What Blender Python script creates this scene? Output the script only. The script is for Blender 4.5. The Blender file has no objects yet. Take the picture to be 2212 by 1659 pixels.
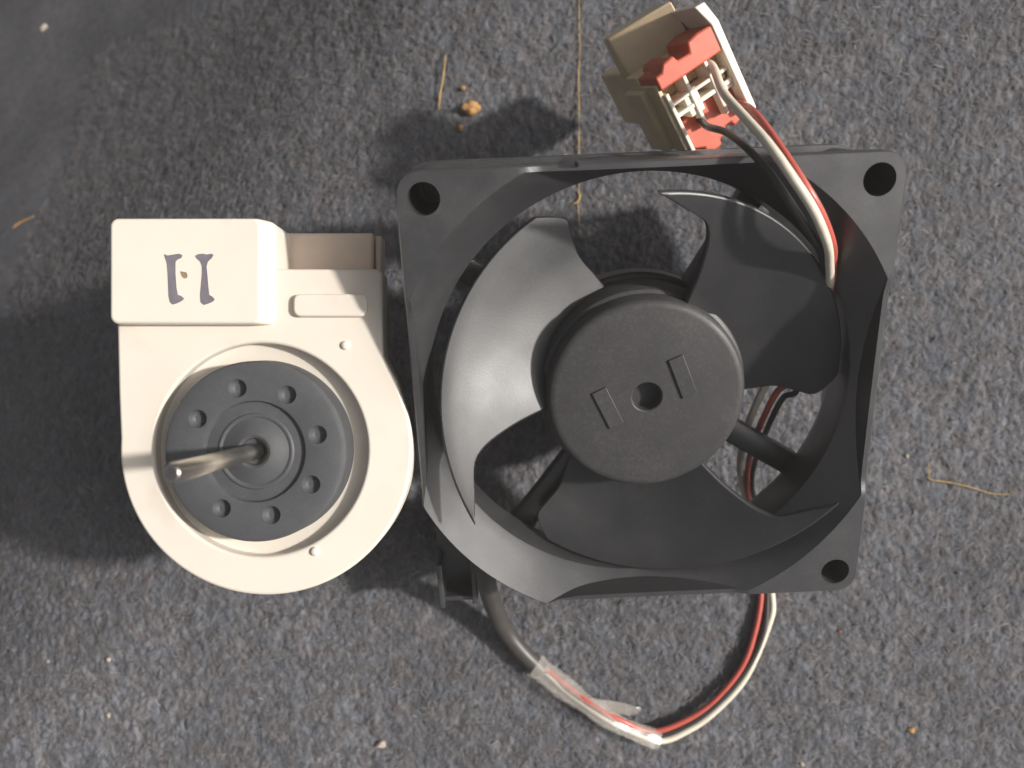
import bpy, bmesh, math, random
import numpy as np
from mathutils import Vector, Matrix, Quaternion

sc = bpy.context.scene
COL = sc.collection
MM = 0.001                     # everything below is measured in millimetres
R_ = math.radians
rng = np.random.default_rng(7)
random.seed(7)

# ------------------------------------------------------------------ camera
CAM_H = 208.0                  # height of the phone above the carpet, mm
cam_d = bpy.data.cameras.new('camera')
cam = bpy.data.objects.new('camera', cam_d)
COL.objects.link(cam)
cam.location = (0, 0, CAM_H * MM)
cam.rotation_euler = (0, 0, 0)
cam_d.sensor_width = 36.0
cam_d.lens = 36.0 * 1700 / 2211
cam_d.clip_start = 0.005
cam_d.clip_end = 20
cam_d.dof.use_dof = True
cam_d.dof.focus_distance = 0.158
cam_d.dof.aperture_fstop = cam_d.lens / 2.1
sc.camera = cam

# ------------------------------------------------------------------ light
SUN_EL, SUN_AZ = 39.5, 5.5     # azimuth counted from +x towards +y
world = bpy.data.worlds.new('World')
sc.world = world
world.use_nodes = True
wn = world.node_tree.nodes
wl = world.node_tree.links
bg = wn['Background']
sky = wn.new('ShaderNodeTexSky')
sky.sky_type = 'NISHITA'
sky.sun_disc = False
sky.sun_elevation = R_(SUN_EL)
sky.sun_rotation = R_(90 - SUN_AZ)
sky.dust_density = 6.0
sky.ozone_density = 0.3
sky.air_density = 0.6
hs = wn.new('ShaderNodeHueSaturation')
hs.inputs['Saturation'].default_value = 0.25
wl.new(sky.outputs[0], hs.inputs['Color'])
wl.new(hs.outputs[0], bg.inputs['Color'])
bg.inputs['Strength'].default_value = 0.085

sun_d = bpy.data.lights.new('sun', 'SUN')
sun = bpy.data.objects.new('sun', sun_d)
COL.objects.link(sun)
sun_d.energy = 4.8
sun_d.angle = R_(3.2)
sun_d.color = (1.0, 0.95, 0.885)
sdir = Vector((math.cos(R_(SUN_EL)) * math.cos(R_(SUN_AZ)), math.cos(R_(SUN_EL)) * math.sin(R_(SUN_AZ)), math.sin(R_(SUN_EL))))
sun.rotation_euler = sdir.to_track_quat('Z', 'Y').to_euler()
sun.location = sdir * 1.0

sc.view_settings.view_transform = 'Standard'
sc.view_settings.look = 'None'
sc.view_settings.exposure = 0.0
sc.view_settings.gamma = 1.0
sc.view_settings.use_curve_mapping = False
sc.cycles.max_bounces = 8
sc.cycles.transparent_max_bounces = 12
sc.cycles.use_denoising = True

# ------------------------------------------------------------------ helpers
def at(px, py, h):
    """world point (mm) seen at photo position px,py (2211 wide) when it lies h mm above the carpet"""
    d = CAM_H - h
    return Vector(((px - 1105.5) * d / 1700, (829.5 - py) * d / 1700, h))

def ride(px, py, h):
    """like at(), for points whose height was taken from the fan rather than from the carpet"""
    return at(px, py, h + 11.5 * min(max((h - 7) / 6, 0), 1))

def build(name, verts, faces, mat, parent=None, smooth=35, off=(0, 0, 0)):
    me = bpy.data.meshes.new(name)
    me.from_pydata([((v[0] + off[0]) * MM, (v[1] + off[1]) * MM, (v[2] + off[2]) * MM) for v in verts], [], faces)
    return finish(name, me, mat, parent, smooth)

def finish(name, me, mat, parent=None, smooth=35):
    bm = bmesh.new()
    bm.from_mesh(me)
    bmesh.ops.remove_doubles(bm, verts=bm.verts, dist=2e-6)
    bmesh.ops.dissolve_degenerate(bm, dist=1e-6, edges=bm.edges)
    bmesh.ops.recalc_face_normals(bm, faces=bm.faces)
    bm.to_mesh(me)
    bm.free()
    if smooth:
        me.polygons.foreach_set('use_smooth', [True] * len(me.polygons))
        me.set_sharp_from_angle(angle=R_(smooth))
    me.materials.append(mat)
    o = bpy.data.objects.new(name, me)
    COL.objects.link(o)
    if parent is not None:
        o.parent = parent
    return o

def bevel(o, w, seg=2, ang=35):
    m = o.modifiers.new('bevel', 'BEVEL')
    m.width = w * MM
    m.segments = seg
    m.limit_method = 'ANGLE'
    m.angle_limit = R_(ang)
    m.harden_normals = False
    return o

def boolean(o, cutters, op='DIFFERENCE', smooth=35):
    for c in cutters:
        m = o.modifiers.new('cut', 'BOOLEAN')
        m.object = c
        m.operation = op
        m.solver = 'EXACT'
    bpy.context.view_layer.update()
    ev = o.evaluated_get(bpy.context.evaluated_depsgraph_get())
    me = bpy.data.meshes.new_from_object(ev)
    o.modifiers.clear()
    old = o.data
    o.data = me
    me.name = old.name
    bpy.data.meshes.remove(old)
    for c in cutters:
        cm = c.data
        bpy.data.objects.remove(c)
        bpy.data.meshes.remove(cm)
    me.polygons.foreach_set('use_smooth', [True] * len(me.polygons))
    me.set_sharp_from_angle(angle=R_(smooth))

def thing(name, label, cat, loc=(0, 0, 0), group=None):
    o = bpy.data.objects.new(name, None)
    COL.objects.link(o)
    o.location = Vector(loc) * MM
    o.empty_display_size = 0.01
    return tag(o, label, cat, group)

def tag(o, label, cat, group=None):
    o['label'] = label
    o['category'] = cat
    if group:
        o['group'] = group
    return o

def prism(pts, z0, z1):
    n = len(pts)
    v = [(p[0], p[1], z0) for p in pts] + [(p[0], p[1], z1) for p in pts]
    f = [list(range(n))[::-1], list(range(n, 2 * n))]
    f += [[i, (i + 1) % n, n + (i + 1) % n, n + i] for i in range(n)]
    return v, f

def boxvf(x0, x1, y0, y1, z0, z1):
    return prism([(x0, y0), (x1, y0), (x1, y1), (x0, y1)], z0, z1)

def roundrect(x0, x1, y0, y1, r, n=5):
    out = []
    for cx, cy, a in ((x1 - r, y1 - r, 0), (x0 + r, y1 - r, 90), (x0 + r, y0 + r, 180), (x1 - r, y0 + r, 270)):
        for k in range(n + 1):
            t = R_(a + 90 * k / n)
            out.append((cx + r * math.cos(t), cy + r * math.sin(t)))
    return out

def circle(cx, cy, r, n=48):
    return [(cx + r * math.cos(2 * math.pi * k / n), cy + r * math.sin(2 * math.pi * k / n)) for k in range(n)]

def lathe(prof, cx=0, cy=0, n=96):
    """prof: list of (r,z) from the axis outward and back; r=0 ends are poles"""
    v, f, rings = [], [], []
    for r, z in prof:
        if r < 1e-6:
            rings.append([len(v)])
            v.append((cx, cy, z))
        else:
            rings.append(list(range(len(v), len(v) + n)))
            v += [(cx + r * math.cos(2 * math.pi * k / n), cy + r * math.sin(2 * math.pi * k / n), z) for k in range(n)]
    for a, b in zip(rings, rings[1:]):
        if len(a) == 1 and len(b) == 1:
            continue
        for k in range(n):
            k2 = (k + 1) % n
            if len(a) == 1:
                f.append([a[0], b[k], b[k2]])
            elif len(b) == 1:
                f.append([a[k], b[0], a[k2]])
            else:
                f.append([a[k], b[k], b[k2], a[k2]])
    return v, f

def spline(pts, sub=8):
    pts = [Vector(p) for p in pts]
    P = [pts[0] * 2 - pts[1]] + pts + [pts[-1] * 2 - pts[-2]]
    out = []
    for i in range(1, len(P) - 2):
        p0, p1, p2, p3 = P[i - 1:i + 3]
        for k in range(sub):
            t = k / sub
            out.append(0.5 * ((2 * p1) + (p2 - p0) * t + (2 * p0 - 5 * p1 + 4 * p2 - p3) * t * t + (3 * p1 - p0 - 3 * p2 + p3) * t ** 3))
    out.append(pts[-1])
    return out

def tube(path, rad, n=12, flat=1.0, jitter=0.0, up=None, sq_=1.0):
    """closed round tube along path; rad a number or a function of 0..1"""
    v, f = [], []
    m = len(path)
    nrm = None
    for i, p in enumerate(path):
        t = (path[min(i + 1, m - 1)] - path[max(i - 1, 0)]).normalized()
        if nrm is None:
            nrm = Vector((0, 0, 1)) if abs(t.z) < 0.9 else Vector((1, 0, 0))
        if up is not None:
            nrm = Vector(up)
        nrm = (nrm - t * nrm.dot(t)).normalized()
        bn = t.cross(nrm)
        r = rad(i / (m - 1)) if callable(rad) else rad
        for k in range(n):
            a = 2 * math.pi * k / n
            rr = r * (1 + jitter * random.uniform(-1, 1))
            sn = math.sin(a)
            v.append(p + nrm * (rr * flat * math.copysign(abs(sn) ** sq_, sn)) + bn * (rr * math.cos(a)))
    for i in range(m - 1):
        for k in range(n):
            k2 = (k + 1) % n
            f.append([i * n + k, i * n + k2, (i + 1) * n + k2, (i + 1) * n + k])
    f.append(list(range(n))[::-1])
    f.append([(m - 1) * n + k for k in range(n)])
    return v, f

# ------------------------------------------------------------------ materials
def material(name, color, rough=0.5, spec=0.5, metal=0.0, var=0.12, vscale=300, bump=0.0, bscale=2500,
             dust=0.0, dust_col=(0.35, 0.33, 0.31), sss=0.0, sss_rad=(1, 0.4, 0.2), stain=None, coat=0.0, crough=0.03, alpha=1.0):
    m = bpy.data.materials.new(name)
    m.use_nodes = True
    nt = m.node_tree
    N, L = nt.nodes, nt.links
    b = N['Principled BSDF']
    b.inputs['Roughness'].default_value = rough
    b.inputs['Specular IOR Level'].default_value = spec
    b.inputs['Metallic'].default_value = metal
    b.inputs['Coat Weight'].default_value = coat
    b.inputs['Coat Roughness'].default_value = crough
    b.inputs['Alpha'].default_value = alpha
    tc = N.new('ShaderNodeTexCoord')
    n1 = N.new('ShaderNodeTexNoise')
    n1.inputs['Scale'].default_value = vscale
    n1.inputs['Detail'].default_value = 5
    L.new(tc.outputs['Object'], n1.inputs['Vector'])
    mp = N.new('ShaderNodeMapRange')
    mp.inputs['From Min'].default_value = 0.3
    mp.inputs['From Max'].default_value = 0.7
    mp.inputs['To Min'].default_value = 1 - var
    mp.inputs['To Max'].default_value = 1 + var
    L.new(n1.outputs['Fac'], mp.inputs['Value'])
    mul = N.new('ShaderNodeMix')
    mul.data_type = 'RGBA'
    mul.blend_type = 'MULTIPLY'
    mul.inputs['Factor'].default_value = 1.0
    mul.inputs[6].default_value = (*color, 1)
    L.new(mp.outputs[0], mul.inputs[7])
    last = mul.outputs[2]
    if stain:
        n3 = N.new('ShaderNodeTexNoise')
        n3.inputs['Scale'].default_value = stain[0]
        n3.inputs['Detail'].default_value = 4
        n3.inputs['Distortion'].default_value = 0.6
        L.new(tc.outputs['Object'], n3.inputs['Vector'])
        r3 = N.new('ShaderNodeMapRange')
        r3.inputs['From Min'].default_value = stain[1]
        r3.inputs['From Max'].default_value = stain[1] + 0.12
        r3.inputs['To Max'].default_value = stain[2]
        L.new(n3.outputs['Fac'], r3.inputs['Value'])
        mx = N.new('ShaderNodeMix')
        mx.data_type = 'RGBA'
        L.new(r3.outputs[0], mx.inputs['Factor'])
        L.new(last, mx.inputs[6])
        mx.inputs[7].default_value = (*stain[3], 1)
        last = mx.outputs[2]
    if dust > 0:
        n2 = N.new('ShaderNodeTexNoise')
        n2.inputs['Scale'].default_value = 1500
        n2.inputs['Detail'].default_value = 3
        L.new(tc.outputs['Object'], n2.inputs['Vector'])
        nb = N.new('ShaderNodeTexNoise')
        nb.inputs['Scale'].default_value = 90
        nb.inputs['Detail'].default_value = 3
        L.new(tc.outputs['Object'], nb.inputs['Vector'])
        mm_ = N.new('ShaderNodeMath')
        mm_.operation = 'MULTIPLY_ADD'
        mm_.inputs[1].default_value = 0.45
        L.new(nb.outputs['Fac'], mm_.inputs[0])
        L.new(n2.outputs['Fac'], mm_.inputs[2])
        r2 = N.new('ShaderNodeMapRange')
        r2.inputs['From Min'].default_value = 0.70
        r2.inputs['From Max'].default_value = 1.0
        r2.inputs['To Max'].default_value = dust
        L.new(mm_.outputs[0], r2.inputs['Value'])
        mx = N.new('ShaderNodeMix')
        mx.data_type = 'RGBA'
        L.new(r2.outputs[0], mx.inputs['Factor'])
        L.new(last, mx.inputs[6])
        mx.inputs[7].default_value = (*dust_col, 1)
        last = mx.outputs[2]
        ra = N.new('ShaderNodeMapRange')
        ra.inputs['From Min'].default_value = 0.3
        ra.inputs['From Max'].default_value = 0.7
        ra.inputs['To Min'].default_value = rough - 0.06
        ra.inputs['To Max'].default_value = rough + 0.08
        L.new(nb.outputs['Fac'], ra.inputs['Value'])
        L.new(ra.outputs[0], b.inputs['Roughness'])
    L.new(last, b.inputs['Base Color'])
    if sss > 0:
        b.inputs['Subsurface Weight'].default_value = sss
        b.inputs['Subsurface Radius'].default_value = sss_rad
        b.inputs['Subsurface Scale'].default_value = 0.0005
    if bump > 0:
        n4 = N.new('ShaderNodeTexNoise')
        n4.inputs['Scale'].default_value = bscale
        n4.inputs['Detail'].default_value = 3
        L.new(tc.outputs['Object'], n4.inputs['Vector'])
        bp = N.new('ShaderNodeBump')
        bp.inputs['Strength'].default_value = bump
        bp.inputs['Distance'].default_value = 0.0001
        L.new(n4.outputs['Fac'], bp.inputs['Height'])
        L.new(bp.outputs[0], b.inputs['Normal'])
    return m

M_BLACK = material('black_plastic', (0.033, 0.033, 0.035), rough=0.36, spec=1.0, var=0.12, bump=0.18, bscale=3000, dust=0.04, coat=0.3, crough=0.5)
M_BLADE = material('blade_plastic', (0.025, 0.025, 0.027), rough=0.44, spec=0.75, var=0.16, vscale=160, bump=0.14, bscale=2600, dust=0.03, coat=0.25, crough=0.45)
M_HUB = material('hub_plastic', (0.044, 0.043, 0.044), rough=0.5, spec=0.45, var=0.08, bump=0.25, bscale=3500, dust=0.06)
M_WHITE = material('cream_plastic', (0.75, 0.685, 0.595), rough=0.42, spec=0.45, var=0.03, vscale=60, bump=0.12, bscale=1200,
                   sss=0.0, stain=(70, 0.60, 0.22, (0.50, 0.40, 0.30)))
M_SOCKET = material('shaded_cream_plastic', (0.80, 0.66, 0.54), rough=0.5, var=0.04, bump=0.15)
M_ROTOR = material('rotor_plastic', (0.070, 0.072, 0.077), rough=0.55, spec=0.45, var=0.08, bump=0.2, bscale=2500, dust=0.04)
M_STEEL = material('steel', (0.58, 0.55, 0.50), rough=0.24, metal=1.0, var=0.10, vscale=700, bump=0.2, bscale=3000)
M_INK = material('violet_marker_ink', (0.17, 0.155, 0.18), rough=0.6, var=0.15, vscale=500)
M_RUST = material('brown_stain', (0.30, 0.21, 0.12), rough=0.8, var=0.2, vscale=800)
M_HOUSE = material('shaded_cream_nylon', (0.68, 0.55, 0.37), rough=0.45, var=0.08, vscale=200, bump=0.15, sss=0.5)  # cream nylon with the warm shade of its sides put into the colour
M_RIB = material('white_nylon', (0.80, 0.73, 0.62), rough=0.4, var=0.04, vscale=200, bump=0.1, sss=0.2)
M_PLUG = material('yellowed_nylon', (0.62, 0.45, 0.22), rough=0.45, var=0.08, vscale=300, sss=0.2)
M_RED = material('red_nylon', (0.58, 0.125, 0.07), rough=0.4, var=0.08, vscale=300, bump=0.1, sss=0.2)
M_WRED = material('red_insulation', (0.50, 0.10, 0.075), rough=0.33, var=0.08, vscale=400)
M_WWHITE = material('white_insulation', (0.72, 0.66, 0.54), rough=0.35, var=0.08, vscale=500, bump=0.15, bscale=1200)
M_WBLACK = material('black_insulation', (0.035, 0.033, 0.032), rough=0.3, var=0.1)
M_SLEEVE = material('black_sleeve_rubber', (0.055, 0.05, 0.047), rough=0.42, var=0.12, bump=0.2)
M_STRAW = material('dry_straw', (0.42, 0.27, 0.10), rough=0.6, var=0.25, vscale=700)
M_CRUMB = material('amber_crumb', (0.42, 0.23, 0.08), rough=0.7, var=0.3, vscale=900, bump=0.6, bscale=1500)
M_CHIP = material('pale_chip', (0.40, 0.34, 0.28), rough=0.7, var=0.2, vscale=600)
M_PINK = material('red_speck', (0.65, 0.14, 0.13), rough=0.6)

def tape_material():
    m = material('clear_tape', (0.60, 0.56, 0.50), rough=0.22, spec=1.0, var=0.05, vscale=300, bump=0.6, bscale=900, alpha=0.30, coat=1.0, crough=0.22)
    return m
M_TAPE = tape_material()

# ------------------------------------------------------------------ carpet
def smooth_noise(ny, nx, dx, dy, wl_x, wl_y, seed):
    """band-limited noise, unit variance, correlation lengths in mm"""
    g = np.random.default_rng(seed).standard_normal((ny, nx))
    fx = np.fft.fftfreq(nx, dx)[None, :]
    fy = np.fft.fftfreq(ny, dy)[:, None]
    h = np.exp(-0.5 * ((fx * wl_x * 2) ** 2 + (fy * wl_y * 2) ** 2))
    o = np.real(np.fft.ifft2(np.fft.fft2(g) * h))
    return o / o.std()

DX = 0.42
gx = np.arange(-166, 142.01, DX)
gy = np.arange(-110, 130.01, DX)
ex = np.array([170, 175, 182, 200, 250, 340, 500])
ey = np.array([134, 140, 150, 175, 220, 320, 500])
XS = np.concatenate([-ex[::-1], gx, ex])
YS = np.concatenate([-ey[::-1], gy, ey])

def macro(x, y):
    s = np.clip(-x * 0.84 + y * 0.52 - 50, 0, 400)
    q = np.minimum(s, 62.0)
    m = -(q ** 2) / 172.0 - (s - q) * 0.72  # drop towards upper left, shaped to darken the carpet there
    t = np.clip((y - 36) / 60.0, 0, 1)
    m = m - 0.10 * (70 - np.clip(x, -45, 200)) * t * t * (3 - 2 * t)  # added slope turning the far side slightly from the sun, to dim it
    m = m + 0.45 * np.sin(x / 23.0 + 1.0) * np.cos(y / 31.0) * np.clip(np.hypot(x, y) / 90 - 0.5, 0, 1)
    return m

GX, GY = np.meshgrid(gx, gy)
nz = 0.62 * (0.17 * smooth_noise(len(gy), len(gx), DX, DX, 0.55, 0.9, 1) + 0.16 * smooth_noise(len(gy), len(gx), DX, DX, 1.5, 1.8, 2)
      + 0.20 * smooth_noise(len(gy), len(gx), DX, DX, 5, 5, 3))
nz -= 0.45
ZC = macro(GX, GY) + nz
ZA = macro(*np.meshgrid(XS, YS)) - 0.45
k0, k1 = len(ey), len(ex)
ZA[k0:k0 + len(gy), k1:k1 + len(gx)] = ZC

def carpet_z(x, y):
    i = int(round((x - gx[0]) / DX)); j = int(round((y - gy[0]) / DX))
    i = min(max(i, 0), len(gx) - 1); j = min(max(j, 0), len(gy) - 1)
    return float(ZC[j, i])

def carpet_material():
    m = bpy.data.materials.new('grey_felt')
    m.use_nodes = True
    N, L = m.node_tree.nodes, m.node_tree.links
    b = N['Principled BSDF']
    b.inputs['Roughness'].default_value = 0.95
    b.inputs['Specular IOR Level'].default_value = 0.15
    b.inputs['Sheen Weight'].default_value = 0.0
    tc = N.new('ShaderNodeTexCoord')
    mp = N.new('ShaderNodeMapping')
    mp.inputs['Rotation'].default_value = (0, 0, 0.25)
    mp.inputs['Scale'].default_value = (1.0, 0.55, 1.0)
    L.new(tc.outputs['Object'], mp.inputs['Vector'])
    def noise(scale, vec, det=4, dist=0.0):
        n = N.new('ShaderNodeTexNoise')
        n.inputs['Scale'].default_value = scale
        n.inputs['Detail'].default_value = det
        n.inputs['Distortion'].default_value = dist
        L.new(vec, n.inputs['Vector'])
        return n
    fine = noise(620, mp.outputs[0], 4, 0.5)
    r1 = N.new('ShaderNodeValToRGB')
    cr = r1.color_ramp
    cr.elements[0].position = 0.30
    cr.elements[0].color = (0.096, 0.096, 0.102, 1)
    cr.elements[1].position = 0.74
    cr.elements[1].color = (0.192, 0.189, 0.197, 1)
    e = cr.elements.new(0.5)
    e.color = (0.140, 0.138, 0.145, 1)
    L.new(fine.outputs['Fac'], r1.inputs['Fac'])
    hue = noise(190, tc.outputs['Object'], 3, 0.3)
    r2 = N.new('ShaderNodeValToRGB')
    c2 = r2.color_ramp
    c2.elements[0].position = 0.36
    c2.elements[0].color = (0.90, 0.98, 1.08, 1)
    c2.elements[1].position = 0.62
    c2.elements[1].color = (1.03, 0.99, 0.975, 1)
    L.new(hue.outputs['Fac'], r2.inputs['Fac'])
    m1 = N.new('ShaderNodeMix'); m1.data_type = 'RGBA'; m1.blend_type = 'MULTIPLY'
    m1.inputs['Factor'].default_value = 1
    L.new(r1.outputs[0], m1.inputs[6]); L.new(r2.outputs[0], m1.inputs[7])
    big = noise(26, tc.outputs['Object'], 4, 0.4)
    r3 = N.new('ShaderNodeMapRange')
    r3.inputs['From Min'].default_value = 0.3; r3.inputs['From Max'].default_value = 0.7
    r3.inputs['To Min'].default_value = 0.74; r3.inputs['To Max'].default_value = 1.16
    L.new(big.outputs['Fac'], r3.inputs['Value'])
    m2 = N.new('ShaderNodeMix'); m2.data_type = 'RGBA'; m2.blend_type = 'MULTIPLY'
    m2.inputs['Factor'].default_value = 1
    L.new(m1.outputs[2], m2.inputs[6]); L.new(r3.outputs[0], m2.inputs[7])
    L.new(m2.outputs[2], b.inputs['Base Color'])
    bn = noise(2200, tc.outputs['Object'], 4)
    bp = N.new('ShaderNodeBump')
    bp.inputs['Strength'].default_value = 0.7
    bp.inputs['Distance'].default_value = 0.0003
    L.new(bn.outputs['Fac'], bp.inputs['Height'])
    L.new(bp.outputs[0], b.inputs['Normal'])
    return m

def make_carpet():
    nx, ny = len(XS), len(YS)
    X, Y = np.meshgrid(XS, YS)
    co = np.stack([X, Y, ZA], -1).reshape(-1, 3).astype(np.float32) * MM
    idx = np.arange(nx * ny).reshape(ny, nx)
    q = np.stack([idx[:-1, :-1], idx[:-1, 1:], idx[1:, 1:], idx[1:, :-1]], -1).reshape(-1, 4).astype(np.int32)
    me = bpy.data.meshes.new('carpet')
    me.vertices.add(len(co)); me.vertices.foreach_set('co', co.ravel())
    me.loops.add(q.size); me.loops.foreach_set('vertex_index', q.ravel())
    me.polygons.add(len(q)); me.polygons.foreach_set('loop_start', np.arange(0, q.size, 4, dtype=np.int32))
    me.update(calc_edges=True)
    me.polygons.foreach_set('use_smooth', np.ones(len(q), dtype=bool))
    me.materials.append(carpet_material())
    o = bpy.data.objects.new('carpet', me)
    COL.objects.link(o)
    o['kind'] = 'structure'
    o['label'] = 'grey flecked felt carpet under the fan and motor'
    return o
make_carpet()

def make_fibres(n=78000):
    x = rng.uniform(-164, 140, n); y = rng.uniform(-108, 128, n)
    i = np.clip(np.round((x - gx[0]) / DX).astype(int), 0, len(gx) - 1)
    j = np.clip(np.round((y - gy[0]) / DX).astype(int), 0, len(gy) - 1)
    z = ZC[j, i]
    ang = np.pi / 2 + 0.15 + rng.normal(0, 0.75, n)
    ln = rng.uniform(1.2, 3.6, n)
    wd = rng.uniform(0.05, 0.13, n)
    bend = rng.normal(0, 0.5, n)
    lift = rng.uniform(0.15, 0.55, n)
    K = 4
    V = np.zeros((n, K, 2, 3), np.float32)
    px, py = x.copy(), y.copy()
    for k in range(K):
        a = ang + bend * (k / (K - 1) - 0.5) * 2
        if k:
            px = px + np.cos(a) * ln / (K - 1); py = py + np.sin(a) * ln / (K - 1)
        ii = np.clip(np.round((px - gx[0]) / DX).astype(int), 0, len(gx) - 1)
        jj = np.clip(np.round((py - gy[0]) / DX).astype(int), 0, len(gy) - 1)
        zz = 0.5 * z + 0.5 * ZC[jj, ii] + 0.05 + lift * math.sin(math.pi * (k + 0.3) / (K - 0.4))
        w = wd * (1.0 if 0 < k < K - 1 else 0.35)
        V[:, k, 0] = np.stack([px - np.sin(a) * w, py + np.cos(a) * w, zz], -1)
        V[:, k, 1] = np.stack([px + np.sin(a) * w, py - np.cos(a) * w, zz + 0.04], -1)
    co = (V.reshape(-1, 3) * MM).astype(np.float32)
    base = np.arange(n, dtype=np.int32)[:, None] * (K * 2)
    q = np.concatenate([base + np.array([[2 * k, 2 * k + 1, 2 * k + 3, 2 * k + 2]]) for k in range(K - 1)], 1).reshape(-1, 4).astype(np.int32)
    me = bpy.data.meshes.new('carpet_fibres')
    me.vertices.add(len(co)); me.vertices.foreach_set('co', co.ravel())
    me.loops.add(q.size); me.loops.foreach_set('vertex_index', q.ravel())
    me.polygons.add(len(q)); me.polygons.foreach_set('loop_start', np.arange(0, q.size, 4, dtype=np.int32))
    me.update(calc_edges=True)
    pal = np.array([(0.075, 0.072, 0.075), (0.11, 0.105, 0.108), (0.16, 0.152, 0.15), (0.12, 0.128, 0.145), (0.10, 0.11, 0.13),
                    (0.135, 0.127, 0.126), (0.21, 0.20, 0.198), (0.13, 0.123, 0.123)])
    pc = pal[rng.choice(len(pal), n, p=[.15, .2, .2, .12, .1, .07, .05, .11])] * rng.uniform(0.9, 1.45, (n, 1))
    ca = me.color_attributes.new('tint', 'FLOAT_COLOR', 'POINT')
    cc = np.ones((n, K * 2, 4), np.float32); cc[:, :, :3] = pc[:, None, :]
    ca.data.foreach_set('color', cc.ravel())
    m = bpy.data.materials.new('felt_fibre')
    m.use_nodes = True
    b = m.node_tree.nodes['Principled BSDF']
    b.inputs['Roughness'].default_value = 0.7
    b.inputs['Specular IOR Level'].default_value = 0.25
    at_ = m.node_tree.nodes.new('ShaderNodeAttribute'); at_.attribute_name = 'tint'
    m.node_tree.links.new(at_.outputs['Color'], b.inputs['Base Color'])
    me.materials.append(m)
    o = bpy.data.objects.new('carpet_fibres', me)
    COL.objects.link(o)
    o['kind'] = 'stuff'
    o['label'] = 'loose grey and bluish felt fibres on the carpet surface'
make_fibres()

# ------------------------------------------------------------------ the fan, tilted 20 degrees with its far edge raised
FAN_R = Matrix(((0.9990242, -0.03974836, 0.01925373), (0.04390475, 0.94112718, -0.33518952), (-0.00479698, 0.33570777, 0.94195397)))
FAN_T = Vector((26.70087385, -3.55181638, CAM_H - 155.34254219))
DEPTH = 25.0
fan_base = FAN_T + FAN_R @ Vector((0, 0, -DEPTH))
fan = thing('axial_fan', 'square black plastic fan with three blades, tilted beside the cream motor', 'fan', fan_base)
fan.rotation_euler = FAN_R.to_euler()
OFF = (0, 0, DEPTH)

def fan_to_world(x, y, z):
    return FAN_T + FAN_R @ Vector((x, y, z))

HALF, CR, BORE, RIM = 46.0, 4.0, 43.5, 50.3

def sq(th):
    c, s = abs(math.cos(th)), abs(math.sin(th))
    t = min(HALF / c if c > 1e-9 else 1e9, HALF / s if s > 1e-9 else 1e9)
    x, y = c * t, s * t
    if x > HALF - CR and y > HALF - CR:
        a = HALF - CR
        bq = a * (c + s)
        t = bq + math.sqrt(max(bq * bq - (2 * a * a - CR * CR), 0))
    return t

def zfl(r):
    t = min(max((r - 43.9) / (RIM - 43.9), 0), 1)
    return -7.9 + 7.9 * t ** 1.0

def make_frame():
    n = 288
    v, f = [], []
    cols = 0
    for k in range(n):
        th = 2 * math.pi * (k + 0.5) / n
        s = sq(th)
        deg = math.degrees(th)
        lipw, sf = 1.35, s
        if 180 <= deg <= 270:                      # this corner has no ear
            q = min(max((s - 47.5) / 4.0, 0), 1)
            lipw = 1.35 - 1.2 * q * q * (3 - 2 * q)
            sf = min(s, RIM + lipw)
        e = min(max(min((deg - 3) / 5.0, (45 - deg) / 4.0), 0), 1)          # unseen skirt extension added to keep sun off the carpet in the gap
        sk = 17.0 * e * e * (3 - 2 * e)
        pr = [(min(47.5, s - 0.8), -25 - sk), (min(45.2, s - 0.8), -21.5 - sk), (BORE, -17.5 - 0.5 * sk), (BORE, -8.5), (43.9, -7.9)]
        lim = sf - lipw
        for q in range(1, 6):
            r = min(43.9 + (RIM - 43.9) * q / 5, lim)
            pr.append((r, zfl(r)))
        re_, zt = pr[-1]
        cutd = min(max((RIM - re_) / 1.6, 0), 1)
        zt = -0.9 * cutd * cutd * (3 - 2 * cutd)
        pr.append((re_ + 0.06, zt))
        pr.append((max(re_ + 0.1, sf - 0.3), zt))
        pr.append((sf, zt - 0.3))
        zl = -8.0 if re_ < RIM - 0.01 else -4.5
        pr.append((sf, zl))
        pr.append((min(47.5, sf - 0.3), zl - 0.2))
        pr.append((min(45.9, sf - 0.35), -11))
        pr.append((min(45.9, s - 0.35), -19 - sk))
        pr.append((min(47.5, s - 0.3), -20.8 - sk))
        pr.append((s, -21.0 - sk))
        pr.append((s, -25 - sk))
        cols = len(pr)
        v += [(r * math.cos(th), r * math.sin(th), z) for r, z in pr]
    for k in range(n):
        k2 = (k + 1) % n
        for c in range(cols):
            c2 = (c + 1) % cols
            f.append([k * cols + c, k * cols + c2, k2 * cols + c2, k2 * cols + c])
    o = build('frame', v, f, M_BLACK, fan, 30, OFF)
    cut = []
    for x, y in ((-41, 41), (41.2, 41), (41.2, -41)):
        cv, cf = prism(circle(x, y, 3.0, 32), -8, 3)
        cut.append(build('cutter', cv, cf, M_BLACK, fan, 0, OFF))
    for x, y in ((-41, 41), (41.2, 41), (41.2, -41), (-41, -41)):
        cv, cf = prism(circle(x, y, 2.2, 24), -40, -19)
        cut.append(build('cutter', cv, cf, M_BLACK, fan, 0, OFF))
    cv, cf = boxvf(-16.6, -13.0, 45.2, 48, -9, 2)
    cut.append(build('cutter', cv, cf, M_BLACK, fan, 0, OFF))
    boolean(o, cut, smooth=30)
    return o
make_frame()
for x, y in ((-41, 41), (41.2, 41), (41.2, -41)):
    v, f = lathe([(0, -24.0), (3.02, -24.0), (3.02, -4.3), (4.4, -4.3), (4.4, -24.6), (0, -24.6)], x, y, 32)
    build('screw_boss', v, f, M_BLACK, fan, 30, OFF)

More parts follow.
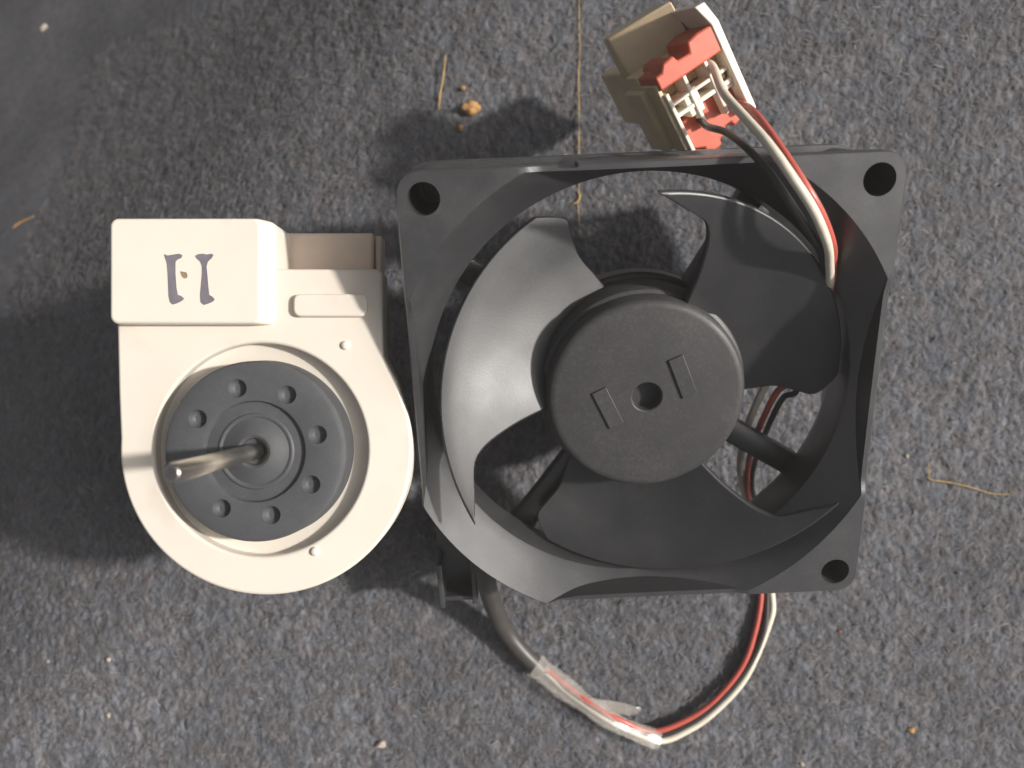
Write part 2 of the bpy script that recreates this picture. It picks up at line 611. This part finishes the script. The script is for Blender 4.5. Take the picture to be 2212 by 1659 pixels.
RC = (1.0, -1.2)               # rotor axis on the frame

hub_prof = [(0, -9), (2.95, -9), (3.05, -6.1), (3.3, -5.9), (18.6, -5.9), (19.5, -6.05), (20.1, -6.5), (20.4, -7.2), (20.6, -10.6),
            (21.3, -11.0), (21.6, -11.6), (21.8, -19.0), (21.0, -19.4), (0, -19.4)]
hv, hf = lathe(hub_prof, *RC, n=128)
hub = build('hub', hv, hf, M_HUB, fan, 30, OFF)

def raised_plate(cx, cy, L, Wd, rot):
    c, s = math.cos(rot), math.sin(rot)
    pts = [(cx + c * a - s * b_, cy + s * a + c * b_) for a, b_ in ((-Wd / 2, -L / 2), (Wd / 2, -L / 2), (Wd / 2, L / 2), (-Wd / 2, L / 2))]
    v, f = prism(pts, -6.4, -5.45)
    o = build('raised_plate', v, f, M_HUB, hub, 30, OFF)
    bevel(o, 0.15, 2)
    # faint moulded bars on top
    return o
raised_plate(-7.05, -3.2, 8.8, 3.2, R_(25))
raised_plate(8.2, 2.9, 9.0, 3.2, R_(21))

def interp(tbl, v):
    n = len(tbl)
    for i in range(n - 1):
        a, b = tbl[i][0], tbl[i + 1][0]
        if v <= b or i == n - 2:
            t = (v - a) / (b - a)
            h = b - a
            out = []
            for q in range(1, len(tbl[0])):
                y0, y1 = tbl[i][q], tbl[i + 1][q]
                m0 = (y1 - tbl[i - 1][q]) / (b - tbl[i - 1][0]) if i > 0 else (y1 - y0) / h
                m1 = (tbl[i + 2][q] - y0) / (tbl[i + 2][0] - a) if i < n - 2 else (y1 - y0) / h
                out.append((2 * t ** 3 - 3 * t * t + 1) * y0 + (t ** 3 - 2 * t * t + t) * h * m0 + (-2 * t ** 3 + 3 * t * t) * y1 + (t ** 3 - t * t) * h * m1)
            return out

LEAD = [(0, 19.6, 186.5, -8.6), (0.35, 29.0, 190.0, -4.4), (0.64, 36.4, 195.0, -0.4), (0.85, 39.4, 204.5, 2.9), (1, 42.0, 211.0, 5.6)]
TRAIL = [(0, 19.6, 106.5, -18.6), (0.22, 24.4, 110.8, -17.9), (0.46, 30.0, 114.3, -16.7), (0.7, 35.2, 113.4, -15.4), (0.88, 38.9, 113.6, -14.5), (1, 42.2, 120.5, -13.0)]

def make_blade(rot):
    NU, NV = 40, 22
    P = np.zeros((NU + 1, NV + 1, 3))
    for i in range(NU + 1):
        u = i / NU
        for j in range(NV + 1):
            w = j / NV
            rl, tl, zl = interp(LEAD, w)
            rt, tt, zt = interp(TRAIL, w)
            r = rl + (rt - rl) * u
            th = R_(tl + (tt - tl) * u + rot)
            z = zl + (zt - zl) * u - 1.0 * math.sin(math.pi * u) * (0.5 + 0.5 * w)
            P[i, j] = (RC[0] + r * math.cos(th), RC[1] + r * math.sin(th), z)
    du = np.gradient(P, axis=0); dv = np.gradient(P, axis=1)
    nr = np.cross(du, dv)
    nr /= np.linalg.norm(nr, axis=2, keepdims=True)
    if nr[NU // 2, NV // 2, 2] > 0:
        nr = -nr
    thick = 1.5
    e = np.ones((NU + 1, NV + 1, 1))
    Q = P + nr * thick * e
    v = [tuple(p) for p in P.reshape(-1, 3)] + [tuple(p) for p in Q.reshape(-1, 3)]
    M = (NU + 1) * (NV + 1)
    idx = lambda i, j: i * (NV + 1) + j
    f = []
    for i in range(NU):
        for j in range(NV):
            a, b, c, d = idx(i, j), idx(i + 1, j), idx(i + 1, j + 1), idx(i, j + 1)
            f.append([a, b, c, d]); f.append([M + d, M + c, M + b, M + a])
    for i in range(NU):
        for j in (0, NV):
            f.append([idx(i, j), idx(i + 1, j), M + idx(i + 1, j), M + idx(i, j)])
    for j in range(NV):
        for i in (0, NU):
            f.append([idx(i, j), idx(i, j + 1), M + idx(i, j + 1), M + idx(i, j)])
    o = build('fan_blade', v, f, M_BLADE, fan, 40, OFF)
    bevel(o, 0.35, 2, 50)
    return o
for k in range(3):
    make_blade(-120 * k)

# stationary motor cup behind the rotor and its four struts
v, f = lathe([(0, -19.8), (22.5, -19.8), (23.0, -20.4), (23.0, -24.4), (22.4, -25), (15.5, -25.2), (15, -48.5), (13.5, -50), (0, -50)], *RC, n=96)
build('motor_cup', v, f, M_BLACK, fan, 30, OFF)
for a in (-34, 56, 146, 236):
    c, s = math.cos(R_(a)), math.sin(R_(a))
    v, f = [], []
    rs = [19.0, 26, 34, 40, 45.2]
    ring = 10
    for q, r in enumerate(rs):
        hw = 3.0
        for k in range(ring):
            t = 2 * math.pi * k / ring
            yy, zz = hw * math.copysign(abs(math.cos(t)) ** 0.6, math.cos(t)), -22.2 + 2.4 * math.copysign(abs(math.sin(t)) ** 0.6, math.sin(t))
            v.append((RC[0] * (1 - q / 4) + r * c - yy * s, RC[1] * (1 - q / 4) + r * s + yy * c, zz))
    for q in range(len(rs) - 1):
        for k in range(ring):
            k2 = (k + 1) % ring
            f.append([q * ring + k, q * ring + k2, (q + 1) * ring + k2, (q + 1) * ring + k])
    f.append(list(range(ring))); f.append([4 * ring + k for k in range(ring)])
    build('strut', v, f, M_BLACK, fan, 50, OFF)

# cable clip at the lower left corner of the rear flange
def make_clip():
    v, f = [], []
    def add(vv, ff):
        b = len(v); v.extend(vv); f.extend([[b + i for i in q] for q in ff])
    add(*boxvf(-45.6, -36.6, -55.5, -41, -24.5, -22.8))
    add(*boxvf(-45.9, -44.6, -55.8, -44, -38, -14))
    add(*boxvf(-38.0, -36.7, -55.6, -44, -38, -15))
    add(*boxvf(-44.7, -37.9, -55.9, -54.7, -24.9, -17))
    o = build('cable_clip', v, f, M_BLACK, fan, 30, OFF)
    bevel(o, 0.3, 2)
make_clip()

# ------------------------------------------------------------------ the cream motor
MH = 40.0
MK = 1.006                     # overall size of the motor
MB = -(CAM_H - 196.5 * MK) / MK + 0.2   # local height of the carpet
motor = thing('fan_motor', 'cream plastic motor with black rotor and long steel shaft left of the fan', 'motor', (-48.9 * MK, -12.9 * MK, CAM_H - 196.5 * MK))
motor.scale = (MK, MK, MK)
MO = (48.9, 12.9, 0)           # children are written in world mm and shifted to the motor's base

def mat_(px, py, h):
    return Vector(((px - 1105.5) * (196.5 - h) / 1700, (829.5 - py) * (196.5 - h) / 1700, h))

def outline():
    cx, cy, r = -48.9, -12.9, 29.1
    pts = []
    for k in range(0, 61):
        a = R_(176 + (374 - 176) * k / 60)
        pts.append((cx + r * math.cos(a), cy + r * math.sin(a)))
    pts += [(-22.9, 0.5), (-24.4, 3.2), (-25.6, 5.6), (-25.75, 8), (-25.7, 22.0), (-26.6, 22.9), (-46.5, 22.9), (-77.0, 22.9), (-78.4, 21.5), (-78.6, 11.0), (-78.3, -2)]
    return pts

def make_housing():
    o = build('housing', *prism(outline(), 33.5, MH), M_WHITE, motor, 30, MO)
    cv, cf = prism(circle(-49.9, -13.1, 21.2, 96), MH - 3.2, MH + 5)
    c = build('cutter', cv, cf, M_WHITE, motor, 0, MO)
    boolean(o, [c])
    bevel(o, 0.9, 4, 40)
    # narrower rear shell standing on the carpet
    lay = [(MB - 0.6, 0.60), (20.0, 0.80), (33.5, 0.9)]
    v, f = [], []
    n = len(outline())
    for z, k in lay:
        v += [(-50.5 + (p[0] + 50.5) * k, -11.5 + (p[1] + 11.5) * k, z) for p in outline()]
    for q in range(2):
        f += [[q * n + i, q * n + (i + 1) % n, (q + 1) * n + (i + 1) % n, (q + 1) * n + i] for i in range(n)]
    f += [list(range(n))[::-1], [2 * n + i for i in range(n)]]
    build('rear_shell', v, f, M_WHITE, motor, 30, MO)
    return o
make_housing()

def make_box():
    # cover standing proud of the front plate, its right wall sloping
    lay = [(30.0, (-78.6, -46.8, 11.9, 32.2), 1.6), (40.0, (-78.6, -46.8, 11.7, 32.3), 1.6), (42.4, (-78.6, -48.6, 11.7, 32.4), 1.6), (43.0, (-78.2, -49.3, 12.0, 32.1), 1.4)]
    v, f = [], []
    n = None
    for z, (x0, x1, y0, y1), r in lay:
        p = roundrect(x0, x1, y0, y1, r)
        n = len(p)
        v += [(a, b, z) for a, b in p]
    for q in range(len(lay) - 1):
        for k in range(n):
            k2 = (k + 1) % n
            f.append([q * n + k, q * n + k2, (q + 1) * n + k2, (q + 1) * n + k])
    f.append(list(range(n))[::-1]); f.append([(len(lay) - 1) * n + k for k in range(n)])
    o = build('control_cover', v, f, M_WHITE, motor, 40, MO)
    bevel(o, 0.35, 3, 25)
    return o
cover = make_box()

def mark(name, pts, mat, parent, z=43.03):
    w = []
    for px, py in pts:
        p = mat_(px, py, z)
        w.append((p.x, p.y))
    o = build(name, *prism(w, z - 0.06, z + 0.03), mat, parent, 0, MO)
    return o
g1 = [(354, 549), (362, 552), (374, 550), (386, 548), (394, 551), (392, 557), (383, 561), (379, 566), (379, 590), (381, 620), (384, 637), (391, 639), (398, 645), (393, 650), (383, 655), (373, 658), (367, 653), (364, 640), (363, 615), (362, 590), (360, 568), (356, 556)]
g2 = [(421, 553), (428, 549), (438, 548), (447, 550), (457, 548), (461, 551), (457, 558), (449, 565), (446, 576), (448, 595), (450, 620), (452, 637), (459, 641), (464, 647), (459, 652), (450, 656), (440, 659), (433, 653), (432, 638), (434, 615), (436, 592), (436, 575), (432, 565), (425, 559)]
mark('ink_stroke', g1, M_INK, cover)
mark('ink_stroke', g2, M_INK, cover)
mark('brown_spot', [(389, 586), (395, 587), (402, 588), (405, 594), (404, 600), (398, 602), (393, 598), (391, 592)], M_RUST, cover)

v, f = prism(roundrect(-43.2, -28.6, 13.3, 17.8, 1.4), MH - 0.5, MH + 1.3)
bevel(build('raised_pad', v, f, M_WHITE, motor, 30, MO), 0.45, 3)

def dome(name, px, py, r, h0, mat):
    p = mat_(px, py, h0)
    prof = [(0, h0 + r * 0.75)] + [(r * math.sin(R_(a)), h0 + r * 0.75 * math.cos(R_(a))) for a in (20, 40, 60, 78, 90)] + [(r, h0 - 0.4), (0, h0 - 0.4)]
    build(name, *lathe(prof, p.x, p.y, 24), mat, motor, 60, MO)
dome('rivet', 746, 746, 0.95, MH, M_WHITE)
dome('rivet', 680, 1191, 0.95, MH, M_WHITE)

# low plug socket behind the right of the cover
def make_socket():
    h = 30.0
    a, b = mat_(622, 582, h), mat_(806, 503, h)
    v, f = boxvf(a.x - 2, b.x, a.y - 3, b.y, 22, h)
    o = build('plug_socket', v, f, M_SOCKET, motor, 30, MO)
    bevel(o, 0.6, 3)
    v, f = boxvf(b.x + 0.2, b.x + 1.5, a.y - 2, b.y - 0.4, 24, h - 1.2)
    bevel(build('socket_rib', v, f, M_SOCKET, o, 30, MO), 0.3, 2)
make_socket()

RX, RY = -49.9, -13.1
def make_rotor():
    prof = [(0, 42.2), (1.6, 42.2), (2.5, 43.0), (2.7, 44.0), (3.2, 44.35), (3.9, 44.2), (5.2, 43.55), (6.5, 43.15), (6.9, 43.35), (7.2, 43.35), (7.5, 43.1),
            (9.6, 43.0), (9.9, 43.9), (10.2, 44.0), (16.6, 44.0), (17.2, 43.8), (17.6, 43.2), (17.9, 36.8), (0, 36.8)]
    o = build('rotor', *lathe(prof, RX, RY, 128), M_ROTOR, motor, 25, MO)
    cut = []
    for k in range(8):
        a = R_(15 + 45 * k)
        x, y = RX + 12.7 * math.cos(a), RY + 12.7 * math.sin(a)
        p = [(0, 42.6), (0.9, 42.7), (1.4, 43.1), (1.65, 43.6), (1.8, 44.0), (1.85, 45), (0, 45)]
        cut.append(build('cutter', *lathe(p, x, y, 24), M_ROTOR, motor, 0, MO))
    boolean(o, cut, smooth=25)
    v, f = lathe([(0, 36.9), (20.6, 36.9), (21.3, 37.3), (21.3, 36.0), (0, 36.0)], RX, RY, 96)
    build('recess_floor', v, f, M_WHITE, motor, 30, MO)
make_rotor()
v, f = lathe([(0, 81.3), (1.0, 81.3), (1.25, 81.15), (1.55, 80.6), (1.55, 41.5), (0, 41.5)], RX, RY, 40)
build('shaft', v, f, M_STEEL, motor, 30, MO)

# ------------------------------------------------------------------ connector on the end of the leads
def make_connector():
    fc = at(1517, 200, 49)                       # middle of the wire-entry face
    u = Vector((136, 93, 0)).normalized()
    vdir = Vector((-80, 122, 0)).normalized()
    tau = R_(24)
    v_ = (vdir * math.cos(tau) + Vector((0, 0, 1)) * math.sin(tau)).normalized()   # up the face, leaning away
    n_ = u.cross(v_).normalized()
    if n_.z < 0:
        n_ = -n_
    Mx = Matrix((u, v_, n_)).transposed()
    base = fc - n_ * 30
    con = thing('wire_connector', 'cream multi-pin wire connector with two red locking clips above the fan', 'connector', base)
    con.rotation_euler = Mx.to_euler()
    H0 = 30.0                                     # face level in local mm
    hw, hh = 8.2, 8.4
    def part(name, vf, mat, parent=con, bw=0.25):
        o = build(name, vf[0], vf[1], mat, parent, 30)
        if bw:
            bevel(o, bw, 2)
        return o
    # housing: a shell open at the face, with walls and ribs
    def merged(list_):
        v, f = [], []
        for vv, ff in list_:
            b = len(v); v.extend(vv); f.extend([[b + i for i in q] for q in ff])
        return v, f
    hs_ = part('housing', merged([boxvf(-hw, hw, -hh, hh, 15.5, 22.0)]), M_HOUSE, con, 0.3)
    part('side_wall', prism([(hw - 1.3, -hh - 0.3), (hw + 0.25, -hh - 0.3), (hw + 0.25, hh + 2), (hw - 0.9, hh + 6.4), (hw - 3.2, hh + 6.6), (hw - 1.5, hh + 2)], 14.0, H0 + 1.2), M_RIB)
    part('side_wall', boxvf(-hw - 0.1, -hw + 0.9, -hh, hh - 2.0, 17.0, H0), M_HOUSE)
    fx0, fx1, fy0, fy1 = -hw + 1.4, hw - 2.2, hh - 0.8, hh + 8.6
    part('back_flange', ([(fx0, fy0, 10), (fx1, fy0, 10), (fx1, fy1, 10), (fx0, fy1, 10), (fx0, fy0, 14.5), (fx1, fy0, 22), (fx1, fy1, 20.5), (fx0, fy1, 13)],
                         [[3, 2, 1, 0], [4, 5, 6, 7], [0, 1, 5, 4], [1, 2, 6, 5], [2, 3, 7, 6], [3, 0, 4, 7]]), M_HOUSE, con, 0.4)  # top slopes down leftwards, shaped to turn it out of the sun
    part('back_flange', merged([boxvf(-hw - 1.7, -hw + 0.3, -hh + 0.5, hh - 2.5, 15.5, 25.0)]), M_HOUSE, con, 0.6)
    # ribs of the face: middle bar and dividers
    part('rib', boxvf(-hw + 0.6, hw - 1.2, -1.7, -0.7, 21.0, H0), M_RIB)
    part('rib', boxvf(-hw + 0.6, hw - 1.2, 0.9, 1.7, 21.0, H0), M_RIB)
    part('rib', boxvf(-hw + 0.7, -hw + 1.6, -hh - 0.6, hh - 4.4, 21.0, H0 + 0.8), M_RIB)
    for x in (-2.1, 3.0):
        part('rib', boxvf(x - 0.45, x + 0.45, -6.6, 5.6, 21.0, H0 + 0.2), M_RIB)
    part('rib', boxvf(-4.0, -0.6, -3.2, 1.9, 21.0, H0 - 0.3), M_RIB)
    part('rib', boxvf(2.6, 7.0, -2.6, -1.6, 21.0, H0 - 0.5), M_RIB)
    # yellowed inner blocks seen between the ribs
    part('terminal_block', boxvf(3.4, hw - 1.4, 2.0, 6.2, 20.0, H0 - 3.0), M_PLUG)
    part('terminal_block', boxvf(-1.6, 2.6, 2.0, 5.2, 20.0, H0 - 5.0), M_HOUSE)
    part('terminal_block', boxvf(-6.2, -2.6, 2.0, 5.2, 20.0, H0 - 5.0), M_HOUSE)
    part('terminal_block', boxvf(4.2, 6.2, -0.5, 0.9, 20.0, H0 - 1.0), M_PLUG)
    # red clips
    rp = [(-hw + 0.4, 5.0), (hw - 1.3, 5.0), (hw - 1.3, 10.4), (3.6, 10.6), (1.0, 10.2), (0.6, 8.2), (-2.2, 8.3), (-2.6, 9.6), (-5.2, 9.4), (-6.2, 8.0), (-hw + 0.4, 8.0)]
    r1 = part('red_clip', prism(rp, 20.5, H0 + 0.9), M_RED, con, 0.4)
    r1['label'] = 'upper red locking clip with stepped edge'
    rq = [(-hw + 2.0, -3.4), (-3.6, -3.0), (-2.6, -2.3), (hw - 1.6, -2.0), (hw - 0.9, -9.6), (4.2, -10.4), (3.8, -9.2), (2.4, -9.2), (2.2, -11.0), (0.4, -10.8), (0.0, -12.2), (-3.2, -12.6), (-3.6, -10.6), (-hw + 2.0, -9.4)]
    r2 = part('red_clip', prism(rq, 19.5, H0 - 2.2), M_RED, con, 0.4)
    r2['label'] = 'lower red locking clip beside the black wire'
    # mating half pushed on from behind, reaching down to the carpet
    part('mating_half', boxvf(-hw + 3.2, hw - 2.5, -hh + 3.0, hh - 0.5, -9.0, 15.6), M_HOUSE, con, 0.5)
    return con, Mx, base
con, CON_M, CON_B = make_connector()
def con_pt(x, y, z):
    return CON_B + CON_M @ Vector((x, y, z))

# ------------------------------------------------------------------ leads, sleeve and tape
harness = thing('wire_harness', 'red, white and black wires taped to a black sleeve and threaded through the fan', 'wires', at(1500, 1540, 0))
HO = tuple(-c for c in at(1500, 1540, 0))

def fpol(r, a, z):
    return fan_to_world(r * math.cos(R_(a)), r * math.sin(R_(a)), z)

def lead(name, pts, rad, mat, label):
    o = build(name, *tube(spline(pts, 7), rad, 12), mat, harness, 60, HO)
    o['label'] = label
    return o

white = [con_pt(4.6, 4.4, 26), con_pt(3.6, 3.0, 31), ride(1562, 200, 47), ride(1605, 250, 54), ride(1660, 312, 60.5), ride(1712, 385, 62.5), ride(1757, 455, 60.5), ride(1785, 522, 55),
         ride(1791, 565, 47), fpol(42.5, 26.5, -10), fpol(41.6, 22, -18), fpol(36, 12, -23.5), ride(1704, 786, 20), ride(1660, 822, 19), ride(1636, 866, 16), ride(1613, 925, 11.5), ride(1598, 1000, 8.5), ride(1606, 1060, 6.5),
         ride(1622, 1110, 5), ride(1650, 1200, 1.0), ride(1667, 1290, 0.7), ride(1661, 1345, 1.0), ride(1611, 1461, 1.5), ride(1544, 1536, 1.7), ride(1484, 1578, 2.0), ride(1422, 1600, 2.5), ride(1350, 1573, 4.9), ride(1290, 1540, 5.0), ride(1230, 1496, 3.4), ride(1180, 1452, 3)]
red = [con_pt(5.4, -4.6, 25), con_pt(5.8, -6.0, 30), ride(1625, 240, 46), ride(1672, 300, 55), ride(1722, 375, 60), ride(1768, 450, 59), ride(1796, 520, 53),
       ride(1799, 562, 45), fpol(42.5, 24.5, -11), fpol(41.2, 19, -18.5), fpol(36, 8, -23), ride(1712, 812, 20), ride(1678, 846, 18), ride(1655, 888, 15), ride(1632, 942, 11.5), ride(1616, 1000, 8.5), ride(1613, 1050, 7.5),
       ride(1622, 1100, 5), ride(1638, 1200, 1.0), ride(1643, 1287, 0.9), ride(1629, 1368, 1.5), ride(1601, 1442, 2.0), ride(1541, 1515, 2.4), ride(1476, 1558, 2.6), ride(1408, 1580, 3.2), ride(1345, 1558, 5.5), ride(1285, 1526, 5.4), ride(1225, 1482, 3.8), ride(1180, 1446, 3.2)]
black = [con_pt(-3.4, -4.6, 24.5), con_pt(-2.0, -4.9, 27.5), ride(1528, 274, 40), ride(1568, 286, 47), ride(1615, 322, 56), ride(1660, 372, 60), ride(1708, 440, 60), ride(1752, 510, 55),
         ride(1774, 556, 47), fpol(42.2, 28.5, -11), fpol(40.5, 24, -19), fpol(37, 12, -24.2), ride(1722, 835, 19.5), ride(1692, 858, 17), ride(1668, 900, 14), ride(1645, 955, 10.5), ride(1628, 1005, 8), ride(1623, 1050, 7.5),
         ride(1632, 1095, 4.6), ride(1652, 1200, 1.0), ride(1656, 1288, 0.9), ride(1648, 1367, 1.8), ride(1608, 1452, 2.2), ride(1541, 1526, 2.6), ride(1480, 1568, 2.6), ride(1414, 1590, 2.9), ride(1348, 1566, 5.2), ride(1290, 1533, 5.2), ride(1225, 1489, 3.6), ride(1180, 1450, 3)]
lead('wire', white, 0.86, M_WWHITE, 'white insulated wire')
lead('wire', red, 0.74, M_WRED, 'red insulated wire')
lead('wire', black, 0.70, M_WBLACK, 'thin black insulated wire')

sl = [ride(1040, 1200, 19), ride(1050, 1255, 14), ride(1064, 1305, 9), ride(1087, 1355, 5.5), ride(1122, 1402, 3.2), ride(1167, 1447, 2.3)]
o = build('cable_sleeve', *tube(spline(sl, 10), 2.25, 20), M_SLEEVE, harness, 60, HO)

def make_tape():
    path = spline([at(1155, 1436, 2.9), at(1195, 1468, 3.3), at(1240, 1502, 3.9), at(1285, 1534, 5.2), at(1330, 1562, 5.2), at(1378, 1583, 4.1), at(1422, 1599, 3.0)], 8)
    def rad(t):
        return 3.3 - 0.9 * min(t / 0.55, 1) - 0.2 * math.sin(t * 19)
    v, f = tube(path, rad, 16, flat=0.60, jitter=0.06, up=(0.38, 0.26, 0.887), sq_=0.45)
    f = f[:-2]
    o = build('clear_tape', v, f, M_TAPE, harness, 28, HO)
    # loose tail of the tape standing off the bundle
    a = [at(1262, 1502, 4.6), at(1385, 1528, 4.6), at(1376, 1546, 2.6), at(1290, 1534, 5.2)]
    vv, ff = [], []
    for i in range(9):
        for j in range(4):
            p = (a[0].lerp(a[1], i / 8)).lerp(a[3].lerp(a[2], i / 8), j / 3)
            p = p + Vector((0, 0, 0.5 * math.sin(i * 0.9 + j)))
            vv.append(p)
    for i in range(8):
        for j in range(3):
            ff.append([i * 4 + j, i * 4 + j + 1, (i + 1) * 4 + j + 1, (i + 1) * 4 + j])
    o2 = build('tape_tail', vv, ff, M_TAPE, o, 180, HO)
    s = o2.modifiers.new('thick', 'SOLIDIFY'); s.thickness = 0.06 * MM
make_tape()

# ------------------------------------------------------------------ litter on the carpet
def ground(px, py, lift=0.3):
    p = at(px, py, 0)
    z = carpet_z(p.x, p.y)
    p = at(px, py, z + lift)
    return p

def straw(name, px_pts, rad, label, cat, mat=M_STRAW, lift=0.55):
    path = spline([ground(x, y, lift) for x, y in px_pts], 6)
    b = path[0].copy()
    o = build(name, *tube(path, lambda t: rad * (1 - 0.35 * abs(2 * t - 1)), 6), mat, None, 60, tuple(-b))
    o.location = b * MM
    return tag(o, label, cat)
straw('dry_thread', [(1251, -20), (1250, 60), (1252, 110), (1249, 170), (1250, 230), (1250, 300), (1249, 370), (1250, 410), (1248, 440), (1252, 490)], 0.17, 'long thin yellow thread running from the picture top under the fan', 'thread')
straw('straw', [(962, 120), (957, 165), (950, 205), (947, 238)], 0.26, 'short upright straw left of the amber crumb', 'straw')
straw('straw', [(2005, 998), (2006, 1022), (2009, 1036), (2050, 1042), (2100, 1054), (2140, 1066), (2180, 1068)], 0.2, 'bent pale straw right of the fan', 'straw')
straw('straw', [(1247, 412), (1252, 425), (1246, 436), (1238, 440)], 0.3, 'tiny curled straw seen through the fan beside its frame', 'straw')
straw('straw', [(28, 492), (45, 480), (72, 468)], 0.35, 'short orange fibre at the left edge above the motor shadow', 'straw', M_CRUMB)

def crumb(name, px, py, size, label, cat, mat, seed, flat=0.7, lift=0.0, group=None):
    p = ground(px, py, 0.1 + size * flat * 0.5 + lift)
    g = random.Random(seed)
    bm = bmesh.new()
    bmesh.ops.create_icosphere(bm, subdivisions=3, radius=size * MM)
    ph = [g.uniform(0, 6.28) for _ in range(6)]
    sx, sy = g.uniform(0.8, 1.25), g.uniform(0.75, 1.1)
    for v in bm.verts:
        d = v.co.normalized()
        k = 1 + 0.22 * math.sin(3 * d.x + ph[0]) * math.cos(4 * d.y + ph[1]) + 0.18 * math.sin(6 * d.y + ph[2]) * math.sin(5 * d.z + ph[3]) + 0.10 * math.sin(11 * d.x + ph[4]) * math.cos(9 * d.z + ph[5])
        v.co = Vector((v.co.x * k * sx, v.co.y * k * sy, v.co.z * k * flat))
    me = bpy.data.meshes.new(name)
    bm.to_mesh(me); bm.free()
    o = finish(name, me, mat, None, 60)
    o.location = p * MM
    o.rotation_euler = (0, 0, g.uniform(0, 6))
    return tag(o, label, cat, group)
crumb('crumb', 1016, 234, 2.3, 'largest amber crumb left of the connector shadow', 'crumb', M_CRUMB, 3)
crumb('crumb', 994, 277, 0.95, 'small amber crumb just below the largest crumb', 'crumb', M_CRUMB, 5)
crumb('crumb', 1000, 190, 0.6, 'tiny amber crumb just above the largest crumb', 'crumb', M_CRUMB, 6)
crumb('chip', 94, 60, 1.15, 'pale chip in the upper left corner of the carpet', 'chip', M_CHIP, 8, 0.5)
crumb('crumb', 822, 1608, 1.1, 'pinkish crumb on the carpet below the motor', 'crumb', M_CHIP, 9)
crumb('crumb', 1967, 1577, 0.95, 'yellowish crumb in the lower right of the carpet', 'crumb', M_CRUMB, 10)
crumb('speck', 1813, 1364, 0.42, 'tiny red speck on the carpet below the right fan corner', 'speck', M_PINK, 11)
crumb('speck', 1732, 1651, 0.6, 'pale speck at the bottom edge of the carpet', 'speck', M_CHIP, 12)
crumb('speck', 104, 1429, 0.5, 'left one of two pale specks level with each other below the motor shadow', 'speck', M_CHIP, 13)
crumb('speck', 234, 1425, 0.5, 'right one of two pale specks level with each other below the motor shadow', 'speck', M_CHIP, 14)
crumb('speck', 234, 1545, 0.5, 'pale speck near the bottom left of the carpet', 'speck', M_CHIP, 15)
crumb('speck', 1958, 985, 0.55, 'pale speck beside the bent straw right of the fan', 'speck', M_CHIP, 16)

# ------------------------------------------------------------------ added thin haze volume, stands in for veiling glare of the lens
def make_haze():
    v, f = boxvf(-700, 700, -700, 700, -1000, 260)
    me = bpy.data.meshes.new('haze')
    me.from_pydata([(a * MM, b * MM, c * MM) for a, b, c in v], [], f)
    m = bpy.data.materials.new('lens_veil')
    m.use_nodes = True
    N, L = m.node_tree.nodes, m.node_tree.links
    N.remove(N['Principled BSDF'])
    pv = N.new('ShaderNodeVolumePrincipled')
    pv.inputs['Color'].default_value = (1.0, 0.97, 0.94, 1)
    pv.inputs['Density'].default_value = 0.12
    L.new(pv.outputs[0], N['Material Output'].inputs['Volume'])
    me.materials.append(m)
    o = bpy.data.objects.new('haze', me)
    COL.objects.link(o)
    o['kind'] = 'stuff'
    o['label'] = 'added thin haze over the carpet, standing in for lens glare'
make_haze()
